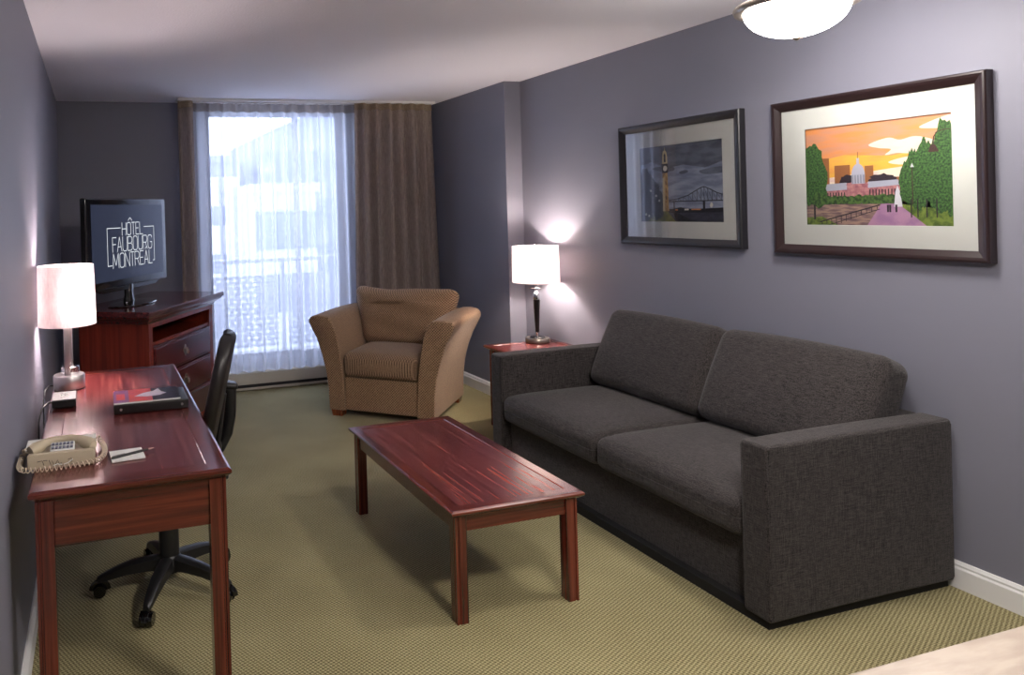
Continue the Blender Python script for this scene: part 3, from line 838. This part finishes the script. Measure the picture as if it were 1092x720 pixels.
# ------------------------------------------------------------------ pictures on the right wall
def art_mats(kind):
    if kind == 'sunset':
        return [two_tone('print_orange_sky', srgb(222, 146, 84), srgb(204, 146, 116), 6, .6, (1, 1, 5)),      # 0
                two_tone('print_yellow_sky', srgb(232, 180, 72), srgb(228, 162, 80), 7, .6, (1, 1, 5)),       # 1
                two_tone('print_pale_cloud', srgb(240, 220, 196), srgb(222, 196, 190), 20, .6, (1, 1, 3)),    # 2
                two_tone('print_tree', srgb(26, 52, 30), srgb(84, 128, 62), 130, .6, (1, 1, 1), .35, .7),      # 3
                plain('print_tower', srgb(148, 96, 58), .6), plain('print_dome', srgb(176, 178, 196), .6),    # 4 5
                two_tone('print_hall', srgb(150, 92, 104), srgb(190, 134, 132), 60, .6), plain('print_roof', srgb(168, 172, 188), .6),   # 6 7
                two_tone('print_path', srgb(158, 118, 156), srgb(178, 136, 166), 20, .6), plain('print_dark', srgb(48, 38, 48), .6),     # 8 9
                two_tone('print_grass', srgb(74, 96, 40), srgb(120, 140, 60), 40, .6), two_tone('print_water', srgb(116, 92, 96), srgb(170, 140, 124), 20, .6, (1, 1, 6)),   # 10 11
                plain('print_lamp', srgb(70, 44, 44), .6), two_tone('print_hedge', srgb(38, 66, 34), srgb(86, 118, 58), 70, .6), plain('print_white', srgb(206, 206, 214), .6)]   # 12 13 14
    return [two_tone('night_sky', srgb(118, 127, 148), srgb(154, 163, 182), 8, .6, (1, 1, 4)),
            two_tone('night_cloud', srgb(76, 82, 96), srgb(108, 114, 128), 9, .6, (1, 1, 3)),
            two_tone('night_tree', srgb(22, 26, 34), srgb(46, 52, 60), 60, .6),
            two_tone('tower_lit_stone', srgb(150, 112, 58), srgb(206, 166, 100), 40, .6),
            plain('tower_top', srgb(214, 196, 150), .6), plain('night_dark', srgb(20, 20, 26), .6),
            two_tone('night_water', srgb(44, 46, 58), srgb(64, 66, 80), 20, .6, (1, 1, 5)),
            two_tone('night_lawn', srgb(92, 96, 40), srgb(134, 132, 66), 30, .6), plain('night_glow', srgb(220, 140, 70), .6),
            plain('lamp_white', srgb(226, 222, 206), .6), plain('steel_dark', srgb(44, 48, 58), .6)]

def picture(name, label, y_left, z_mid, kind, frame_m, w=.872, h=.703):
    """hangs on the right wall; u runs to the viewer's right (towards -y), v up"""
    t = thing(name, label, 'picture', (R, y_left - w / 2, z_mid))
    dpt = .042; fw = .043
    def P(u, v, x): return (-x, w / 2 - u, v - h / 2)         # u,v from the lower left corner, x out from the wall
    bm = bmesh.new()
    prof = [(0, 0), (0, dpt - .006), (.004, dpt - .001), (.010, dpt), (.020, dpt - .003), (fw - .006, dpt - .013), (fw, dpt - .016), (fw, .012)]
    loops = [[bm.verts.new(P(u, v, x)) for u, v in ((i, i), (w - i, i), (w - i, h - i), (i, h - i))] for i, x in prof]
    for a, b2 in zip(loops, loops[1:]):
        for i in range(4): bm.faces.new((a[i], a[(i + 1) % 4], b2[(i + 1) % 4], b2[i]))
    bm.faces.new(loops[0])
    obj('frame', bm, frame_m, t)
    ax0, ax1, az0, az1 = (.155, .748, .132, .567)
    # mat board with a cut opening
    bm = bmesh.new()
    lo = [[bm.verts.new(P(u, v, x)) for u, v in ((a, b2), (c, b2), (c, d), (a, d))] for a, b2, c, d, x in ((fw - .004, fw - .004, w - fw + .004, h - fw + .004, .020), (ax0, az0, ax1, az1, .020), (ax0 + .002, az0 + .002, ax1 - .002, az1 - .002, .0185))]
    for a, b2 in zip(lo, lo[1:]):
        for i in range(4): bm.faces.new((a[i], a[(i + 1) % 4], b2[(i + 1) % 4], b2[i]))
    obj('mat_board', bm, M['mat'], t)
    AW, AH = ax1 - ax0, az1 - az0
    bm = bmesh.new()
    rnd = random.Random(4)
    def clip(poly):
        for ax, lim, sg in ((0, 0., 1), (0, 1., -1), (1, 0., 1), (1, 1., -1)):
            out = []
            for i in range(len(poly)):
                a, b2 = poly[i], poly[(i + 1) % len(poly)]
                da, db = sg * (a[ax] - lim), sg * (b2[ax] - lim)
                if da >= 0: out.append(a)
                if (da >= 0) != (db >= 0):
                    k = da / (da - db); out.append((a[0] + (b2[0] - a[0]) * k, a[1] + (b2[1] - a[1]) * k))
            poly = out
            if len(poly) < 3: return []
        return poly
    layer = [0]
    def poly(pts, mi):
        """image coordinates: 0..1 to the right, 0..1 downwards"""
        pts = clip(pts)
        if not pts: return
        layer[0] += 1
        x = .0120 + min(layer[0], 150) * .00004
        vs = [bm.verts.new(P(ax0 + AW * u, az1 - AH * v, x)) for u, v in pts]
        f = bm.faces.new(vs); f.material_index = mi
    def blob(pts, mi, k=5):
        n = len(pts); out = []
        for i in range(n):
            p0, p1, p2, p3 = pts[i - 1], pts[i], pts[(i + 1) % n], pts[(i + 2) % n]
            for j in range(k):
                q = j / k
                out.append(tuple(.5 * (2 * p1[a] + (p2[a] - p0[a]) * q + (2 * p0[a] - 5 * p1[a] + 4 * p2[a] - p3[a]) * q * q + (3 * p1[a] - p0[a] - 3 * p2[a] + p3[a]) * q ** 3) for a in (0, 1)))
        poly(out, mi)
    def rect(a, b2, c, d, mi): poly([(a, b2), (c, b2), (c, d), (a, d)], mi)
    def line(pts, wd, mi):
        for a, b2 in zip(pts, pts[1:]):
            dx, dy = (b2[0] - a[0]), (b2[1] - a[1]); l = math.hypot(dx, dy) or 1
            nx, ny = -dy / l * wd / 2, dx / l * wd / 2
            layer[0] -= .9
            poly([(a[0] + nx, a[1] + ny), (b2[0] + nx, b2[1] + ny), (b2[0] - nx, b2[1] - ny), (a[0] - nx, a[1] - ny)], mi)
    def crown(cx, cy, rx, ry, mi, n=26, rough=.16):
        poly([(cx + rx * math.cos(2 * PI * i / n) * (1 + rnd.uniform(-rough, rough)), cy + ry * math.sin(2 * PI * i / n) * (1 + rnd.uniform(-rough, rough))) for i in range(n)], mi)
    if kind == 'sunset':
        rect(0, 0, 1, .75, 0)
        poly([(0, .36), (.3, .30), (.62, .34), (1, .28), (1, .7), (0, .7)], 1)
        blob([(.47, .22), (.60, .17), (.68, .20), (.78, .18), (.90, .24), (.84, .30), (.74, .33), (.66, .32), (.58, .33), (.62, .28), (.54, .26)], 2)
        blob([(.60, .40), (.72, .36), (.80, .38), (.70, .43)], 2)
        blob([(.80, .10), (1, .02), (1, .14), (.92, .13)], 2)
        poly([(.18, .52), (.6, .46), (.75, .44), (.75, .62), (.18, .62)], 2)
        rect(.13, .32, .18, .62, 4); rect(.22, .40, .335, .62, 4); rect(.44, .42, .50, .58, 4); rect(.62, .54, .72, .62, 4)
        crown(.32, .56, .06, .06, 9); crown(.56, .555, .09, .05, 9)
        rect(.10, .615, .32, .75, 6); rect(.45, .60, .68, .76, 6)
        poly([(.10, .615), (.13, .585), (.31, .575), (.31, .645), (.10, .655)], 7); poly([(.46, .575), (.66, .565), (.68, .615), (.46, .635)], 7)
        rect(.31, .58, .46, .76, 6)
        poly([(.30, .60), (.385, .545), (.47, .60)], 6)
        rect(.345, .50, .44, .59, 7)
        poly([(.345, .50)] + [(.3925 - .0475 * math.cos(PI * i / 12), .50 - .105 * math.sin(PI * i / 12)) for i in range(13)] + [(.44, .50)], 5)
        rect(.383, .34, .402, .40, 5); line([(.3925, .34), (.3925, .28)], .004, 9)
        for k in range(5): line([(.352 + k * .02, .505), (.352 + k * .02, .585)], .004, 9)
        for k in range(9): rect(.12 + k * .021, .67, .128 + k * .021, .73, 9)
        for k in range(10): rect(.47 + k * .021, .65, .478 + k * .021, .72, 9)
        for k in range(13): crown(.12 + k * .045, .745, .035, .045, 13, 14, .25)
        rect(0, .79, .55, 1, 11); rect(0, .84, .30, .90, 11)
        poly([(.0, .92), (.12, .91), (.25, 1), (0, 1)], 10)
        poly([(.55, .79), (.68, .79), (.86, 1.02), (.44, 1.02)], 8)
        poly([(.66, .79), (1, .86), (1, 1), (.84, 1)], 10)
        line([(.54, .80), (.10, .965)], .012, 9); line([(.54, .84), (.16, 1.0)], .007, 9)
        for k in range(12):
            q = (k + .5) / 12; x = .54 - .44 * q; y = .80 + .165 * q; line([(x, y), (x, y + .03 + .07 * q)], .005, 9)
        poly([(.635, .82), (.645, .68), (.66, .62), (.675, .68), (.69, .82)], 14)
        crown(.05, .42, .10, .24, 3); crown(.03, .30, .06, .12, 3); crown(.12, .52, .05, .14, 3); crown(.05, .66, .10, .14, 3); rect(.055, .70, .07, .94, 9)
        crown(.10, .74, .05, .08, 13)
        for cx, cyy, rx, ry in ((.72, .60, .05, .20), (.76, .56, .05, .26), (.83, .52, .06, .30), (.79, .66, .05, .2), (.89, .55, .06, .3), (.95, .44, .07, .38), (.99, .5, .07, .40), (.92, .66, .07, .22)):
            crown(cx, cyy, rx, ry, 3, 34, .12)
        for x in (.745, .785, .84, .90): line([(x, .75), (x, .92)], .008, 9)
        line([(1.0, .145), (.95, .145), (.91, .16), (.89, .20), (.885, .27)], .007, 12)
        poly([(.872, .27), (.897, .27), (.92, .335), (.855, .335)], 12)
        line([(.755, .46), (.755, .80)], .006, 12); poly([(.743, .46), (.755, .42), (.768, .46)], 14)
        for x in (.595, .61, .65): poly([(x - .007, .80), (x + .007, .80), (x + .006, .87), (x - .006, .87)], 9); 
    else:
        rect(0, 0, 1, .84, 0)
        poly([(0, 0), (1, 0), (1, .26), (.8, .33), (.55, .27), (.35, .30), (.15, .20), (0, .24)], 1)
        blob([(.15, .29), (.38, .27), (.44, .33), (.3, .34)], 1); blob([(.5, .36), (.58, .34), (.6, .37), (.52, .39)], 1); blob([(.74, .36), (1, .33), (1, .40), (.8, .41)], 1)
        rect(0, .83, 1, 1, 6)
        line([(.36, .735), (1.0, .735)], .014, 10)
        top = [(.36, .72), (.48, .70), (.60, .66), (.68, .61), (.74, .575), (.78, .56), (.84, .59), (.92, .64), (1.0, .67)]
        line(top, .012, 10)
        for x in (.42, .48, .54, .60, .65, .70, .745, .78, .82, .87, .92, .97):
            ii = [i for i in range(len(top) - 1) if top[i][0] <= x <= top[i + 1][0]][0]; a, b2 = top[ii], top[ii + 1]
            y = a[1] + (b2[1] - a[1]) * (x - a[0]) / (b2[0] - a[0])
            line([(x, y), (x, .735)], .005, 10); line([(x, y), (min(1, x + .05), .735)], .004, 10)
        rect(.765, .735, .79, .86, 5); rect(.42, .735, .432, .85, 5)
        poly([(.36, .84), (.5, .81), (.6, .83), (.78, .83), (1, .82), (1, .88), (.36, .88)], 5)
        rect(.44, .835, .47, .85, 8); rect(.55, .83, .60, .85, 9); rect(.63, .832, .74, .848, 8); crown(.86, .79, .018, .03, 9, 10)
        poly([(.06, 1), (.24, .86), (.34, .86), (.45, 1)], 7)
        poly([(.40, .85), (.46, .87), (.66, 1), (.46, 1)], 5); line([(.42, .86), (.70, 1.0)], .008, 10)
        for cx, cyy, rx, ry in ((.06, .62, .08, .36), (.13, .66, .07, .30), (.20, .72, .06, .25), (.25, .78, .05, .18), (.04, .85, .06, .2)):
            crown(cx, cyy, rx, ry, 2, 30, .12)
        for x, y in ((.13, .585), (.20, .655), (.06, .90), (.10, .92), (.24, .72)): crown(x, y, .013, .018, 9, 8, .05)
        poly([(.285, .86), (.292, .22), (.352, .22), (.362, .86)], 3)
        poly([(.285, .86), (.29, .42), (.312, .42), (.31, .86)], 4)
        rect(.284, .24, .362, .36, 5); crown(.325, .30, .026, .036, 9, 14, .02)
        rect(.29, .155, .355, .24, 4); poly([(.29, .155), (.30, .085), (.322, .055), (.345, .085), (.355, .155)], 4)
        poly([(.312, .22), (.312, .12), (.323, .10), (.334, .12), (.334, .22)], 5)
        line([(.324, .06), (.324, .03)], .006, 4)
        for y in (.46, .56, .66): rect(.325, y, .333, y + .05, 5)
    obj('print', bm, art_mats(kind), t)
    obj('glazing', B(-.0235, -.022, -w / 2 + fw - .004, w / 2 - fw + .004, -h / 2 + fw - .004, h / 2 - fw + .004), M['glassp'], t)
    return t
picture('framed_picture', 'brown framed print of an orange sunset over a domed hall, right of the two', 2.695, 1.600, 'sunset', M['darkframe'])
picture('framed_picture', 'charcoal framed night print of a lit clock tower and bridge, left of the two', 3.742, 1.608, 'night', M['slateframe'])

# ------------------------------------------------------------------ things on the desk
# telephone
t = thing('telephone', 'beige corded desk telephone on the near end of the desk', 'telephone', (-.115, 2.46, DZ), math.radians(-2))
bm = bmesh.new()
prism(bm, [(-.10, 0), (.06, 0), (.06, .034), (-.066, .028), (-.074, .044), (-.098, .044), (-.10, .04)], 0, -.098, .098)
bmesh.ops.bevel(bm, geom=bm.edges[:], offset=.003, segments=2, affect='EDGES'); obj('body', bm, M['phone'], t, 50)
bm = bmesh.new(); box(bm, -.036, .036, -.062, -.012, .028, .042, .002)
for v in bm.verts:
    if v.co.z > .035: v.co.z += (v.co.y + .062) * .22
kp = obj('keypad_plate', bm, M['paper'], t)
bm = bmesh.new()
for i in range(6):
    for j in range(2):
        x = -.028 + i * .0112; y = -.050 + j * .022
        box(bm, x - .0038, x + .0038, y - .008, y + .008, .042 + (y + .062) * .22, .0462 + (y + .062) * .22, .001)
obj('keys', bm, M['key'], t)
bm = bmesh.new()
tube(bm, [(-.094, -.052, .043), (-.078, -.040, .047), (-.052, -.008, .052), (-.025, .006, .055), (.025, .006, .055), (.052, -.008, .052), (.078, -.040, .047), (.094, -.052, .043)], [.016, .020, .014, .012, .012, .014, .020, .016], 12, True, 1.15)
obj('handset', bm, M['phone'], t, 60)
bm = bmesh.new()
for pts in ([(-.07, .024), (-.055, .026), (-.05, .012)], [(-.052, .026), (-.040, .026)], [(-.035, .026), (-.03, .010), (-.026, .024), (-.022, .012)], [(-.016, .012), (-.010, .024), (-.006, .012), (.002, .014)], [(.02, .022), (.03, .026), (.032, .018), (.028, .014)]):
    tube(bm, [(x, -.1005, z) for x, z in pts], .0010, 5)
mk = obj('scribbled_mark', bm, M['ink'], t); mk['label'] = 'dark handwritten squiggle'
bm = bmesh.new(); tube(bm, [(x, -.1005, z) for x, z in [(-.024, .008), (-.01, .012), (.004, .008), (.02, .012), (.034, .022)]], .0015, 5); obj('pale_flourish', bm, M['paper'], t)
# coiled cord around the front
path = [Vector(p) for p in ((-.100, -.045, .045), (-.118, -.01, .03), (-.125, -.03, .012), (-.122, -.09, .010), (-.10, -.122, .009), (-.04, -.128, .009), (.03, -.122, .009), (.09, -.112, .010), (.118, -.08, .010), (.127, -.03, .012), (.124, .02, .014), (.115, .06, .016), (.10, .09, .03))]
def catmull(ps, k):
    out = []
    for i in range(len(ps) - 1):
        p0, p1, p2, p3 = ps[max(0, i - 1)], ps[i], ps[i + 1], ps[min(len(ps) - 1, i + 2)]
        for j in range(k):
            s = j / k
            out.append(.5 * ((2 * p1) + (-p0 + p2) * s + (2 * p0 - 5 * p1 + 4 * p2 - p3) * s * s + (-p0 + 3 * p1 - 3 * p2 + p3) * s ** 3))
    return out + [ps[-1]]
cl = catmull(path, 40); coil = []; acc = 0.
for i, p in enumerate(cl):
    if i: acc += (p - cl[i - 1]).length
    tg = (cl[min(i + 1, len(cl) - 1)] - cl[max(i - 1, 0)]).normalized()
    u = Vector((0, 0, 1)); w = tg.cross(u).normalized(); u = w.cross(tg)
    a = acc / .0135 * 2 * PI
    coil.append(p + .0072 * (math.cos(a) * u + math.sin(a) * w))
bm = bmesh.new(); tube(bm, coil, .0019, 5); obj('coiled_cord', bm, M['cord'], t, 180)
# sheet under / behind the phone
bm = bmesh.new(); box(bm, -.112, .112, -.055, .055, 0, .0016)
tag(obj('card_sheet', bm, M['paper'], None, None, (-.128, 2.625, DZ)), 'white printed card lying flat on the desk behind the telephone', 'card')
# notepad and pen
t = thing('notepad', 'small white notepad on the desk beside the telephone', 'notepad', (.079, 2.40, DZ), math.radians(4))
bm = bmesh.new(); box(bm, -.051, .051, -.054, .054, 0, .004); obj('pages', bm, M['paper'], t)
obj('gummed_edge', B(-.051, .051, .0495, .0545, 0, .0043), M['greyplate'], t)
t = thing('pen', 'dark ballpoint pen lying across the small white notepad', 'pen', (.095, 2.389, DZ + .0085), math.atan2(.054, .131))
bm = bmesh.new(); tube(bm, [(-.07, 0, 0), (-.066, 0, 0), (.035, 0, 0), (.055, 0, 0)], [.003, .0043, .0043, .0036], 10); obj('barrel', bm, M['blackp'], t, 60)
bm = bmesh.new(); tube(bm, [(.055, 0, 0), (.070, 0, 0), (.076, 0, 0)], [.0034, .0018, .0007], 8); obj('tip', bm, M['bronze'], t, 60)
bm = bmesh.new(); box(bm, -.066, -.025, -.0012, .0012, .0045, .0062); obj('clip', bm, M['steel'], t)
# small box with cable
t = thing('connection_box', 'small black box with grey top and cable in front of the desk lamp', 'box', (-.137, 3.135, DZ), math.radians(1))
bm = bmesh.new(); box(bm, -.046, .046, -.065, .065, .006, .034, .004); obj('body', bm, M['blackp'], t)
bm = bmesh.new(); box(bm, -.046, .046, -.072, .072, .0345, .040, .002); tp = obj('lid', bm, M['greyplate'], t)
bm = bmesh.new()
tube(bm, [(-.014, -.012, .0405), (.0, .004, .0405), (.014, -.012, .0405)], .0022, 5); tube(bm, [(-.016, .018, .0405), (0, .03, .0405), (.016, .018, .0405)], .0022, 5); tube(bm, [(-.012, -.024, .0405), (.012, -.024, .0405)], .0022, 5)
obj('white_symbol', bm, M['paper'], tp)
bm = bmesh.new(); box(bm, -.036, .036, -.055, .055, 0, .007, .002); obj('rubber_base', bm, M['blackp'], t)
bm = bmesh.new(); tube(bm, catmull([Vector(p) for p in ((-.046, -.01, .018), (-.062, -.02, .02), (-.082, -.06, .012), (-.092, -.10, -.02), (-.095, -.12, -.08), (-.095, -.13, -.3))], 6), .0035, 6); obj('cable', bm, M['blackp'], t, 60)
# binder and magazine
t = thing('guest_binder', 'thick black ring binder lying on the desk under the magazine', 'binder', (.195, 3.005, DZ), math.radians(-1))
bm = bmesh.new()
rbox(bm, .143, .105, .0035, .0035, at=(0, 0, .0035), nb=2, ni=2); rbox(bm, .143, .105, .0035, .0035, at=(0, 0, .0325), nb=2, ni=2); rbox(bm, .143, .004, .018, .004, at=(0, -.103, .018), nb=2, ni=2)
obj('cover', bm, M['leather'], t, 60)
obj('pages', B(-.132, .132, -.095, .098, .007, .029), M['paper'], t)
for x in (-.115, .118):
    bm = bmesh.new(); tube(bm, [(x, -.106, .018), (x, -.1095, .018)], .005, 12); obj('rivet', bm, M['steel'], t)
t = thing('magazine', 'thin magazine with pink and black cover on top of the binder', 'magazine', (.182, 3.008, DZ + .0362), math.radians(-1))
mx = [plain('cover_purple', srgb(158, 108, 158), .3), two_tone('cover_pink', srgb(240, 100, 84), srgb(226, 96, 108), 12, .3), two_tone('cover_black', srgb(30, 26, 34), srgb(58, 50, 62), 30, .3), plain('cover_white', srgb(236, 226, 236), .3), M['paper']]
bm = bmesh.new(); box(bm, -.127, .127, -.098, .098, 0, .006); ob = obj('pages', bm, M['paper'], t)
bm = bmesh.new()
def flat(pts, mi, z):
    f = bm.faces.new([bm.verts.new((x, y, z)) for x, y in pts]); f.material_index = mi
flat([(-.128, -.099), (-.07, -.099), (-.07, .099), (-.128, .099)], 0, .0063)
flat([(-.07, -.099), (.02, -.099), (.02, .099), (-.07, .099)], 1, .0063)
flat([(.02, -.099), (.128, -.099), (.128, .099), (.02, .099)], 2, .0063)
flat([(-.05, -.02), (-.01, .03), (.03, .05), (.05, .085), (.06, .03), (.08, .0), (.05, -.03), (.0, -.035)], 3, .0066)
flat([(-.118, -.06), (-.085, -.06), (-.085, .04), (-.118, .04)], 1, .0066)
obj('cover', bm, mx, t)

# ------------------------------------------------------------------ near table at the lower right
t = thing('dining_table', 'beige topped table whose corner shows at the lower right of the view', 'table', (1.75, .42, 0))
bm = bmesh.new(); rbox(bm, .80, .455, .016, .006, at=(0, 0, .734), nb=2, ni=2); obj('tabletop', bm, M['tabletop'], t, 60)
for sx in (-1, 1):
    for sy in (-1, 1):
        bm = bmesh.new(); tube(bm, [(sx * .72, sy * .38, 0), (sx * .72, sy * .38, .72)], [.02, .024], 16); obj('leg', bm, M['steel'], t, 60)

# ------------------------------------------------------------------ light and camera
w = bpy.data.worlds.new('sky'); S.world = w; w.use_nodes = True
bg = w.node_tree.nodes['Background']
bg.inputs[0].default_value = (.69, .78, 1.0, 1); bg.inputs[1].default_value = 1.25

f_, px_, py_, yaw, pit, roll = 777.0,330.0,228.9288268516691,-0.2877023289404833,0.005879140024576398,0.02974474793177512
cyw, syw = math.cos(yaw), math.sin(yaw)
r_ = Vector((cyw, syw, 0)); fw_ = Vector((-syw, cyw, 0)); d_ = Vector((0, 0, -1))
f2 = math.cos(pit) * fw_ + math.sin(pit) * d_; d2 = math.cos(pit) * d_ - math.sin(pit) * fw_
r3 = math.cos(roll) * r_ + math.sin(roll) * d2; d3 = math.cos(roll) * d2 - math.sin(roll) * r_
cam = bpy.data.cameras.new('camera'); co = bpy.data.objects.new('camera', cam); C.objects.link(co)
mt = Matrix.Identity(4)
for i in range(3):
    mt[i][0] = r3[i]; mt[i][1] = -d3[i]; mt[i][2] = -f2[i]
mt[2][3] = 1.515
co.matrix_world = mt
cam.sensor_fit = 'HORIZONTAL'; cam.sensor_width = 36; cam.lens = f_ / 1092 * 36
cam.shift_x = (546 - px_) / 1092; cam.shift_y = -(360 - py_) / 1092
cam.clip_start = .02; cam.clip_end = 200
S.camera = co
vs = S.view_settings
S.display_settings.display_device = 'sRGB'
vs.view_transform = 'Standard'; vs.look = 'None'; vs.gamma = 1; vs.exposure = 2.1; vs.use_curve_mapping = False
S.cycles.max_bounces = 10; S.cycles.diffuse_bounces = 5; S.cycles.transparent_max_bounces = 16
S.cycles.sample_clamp_indirect = 6
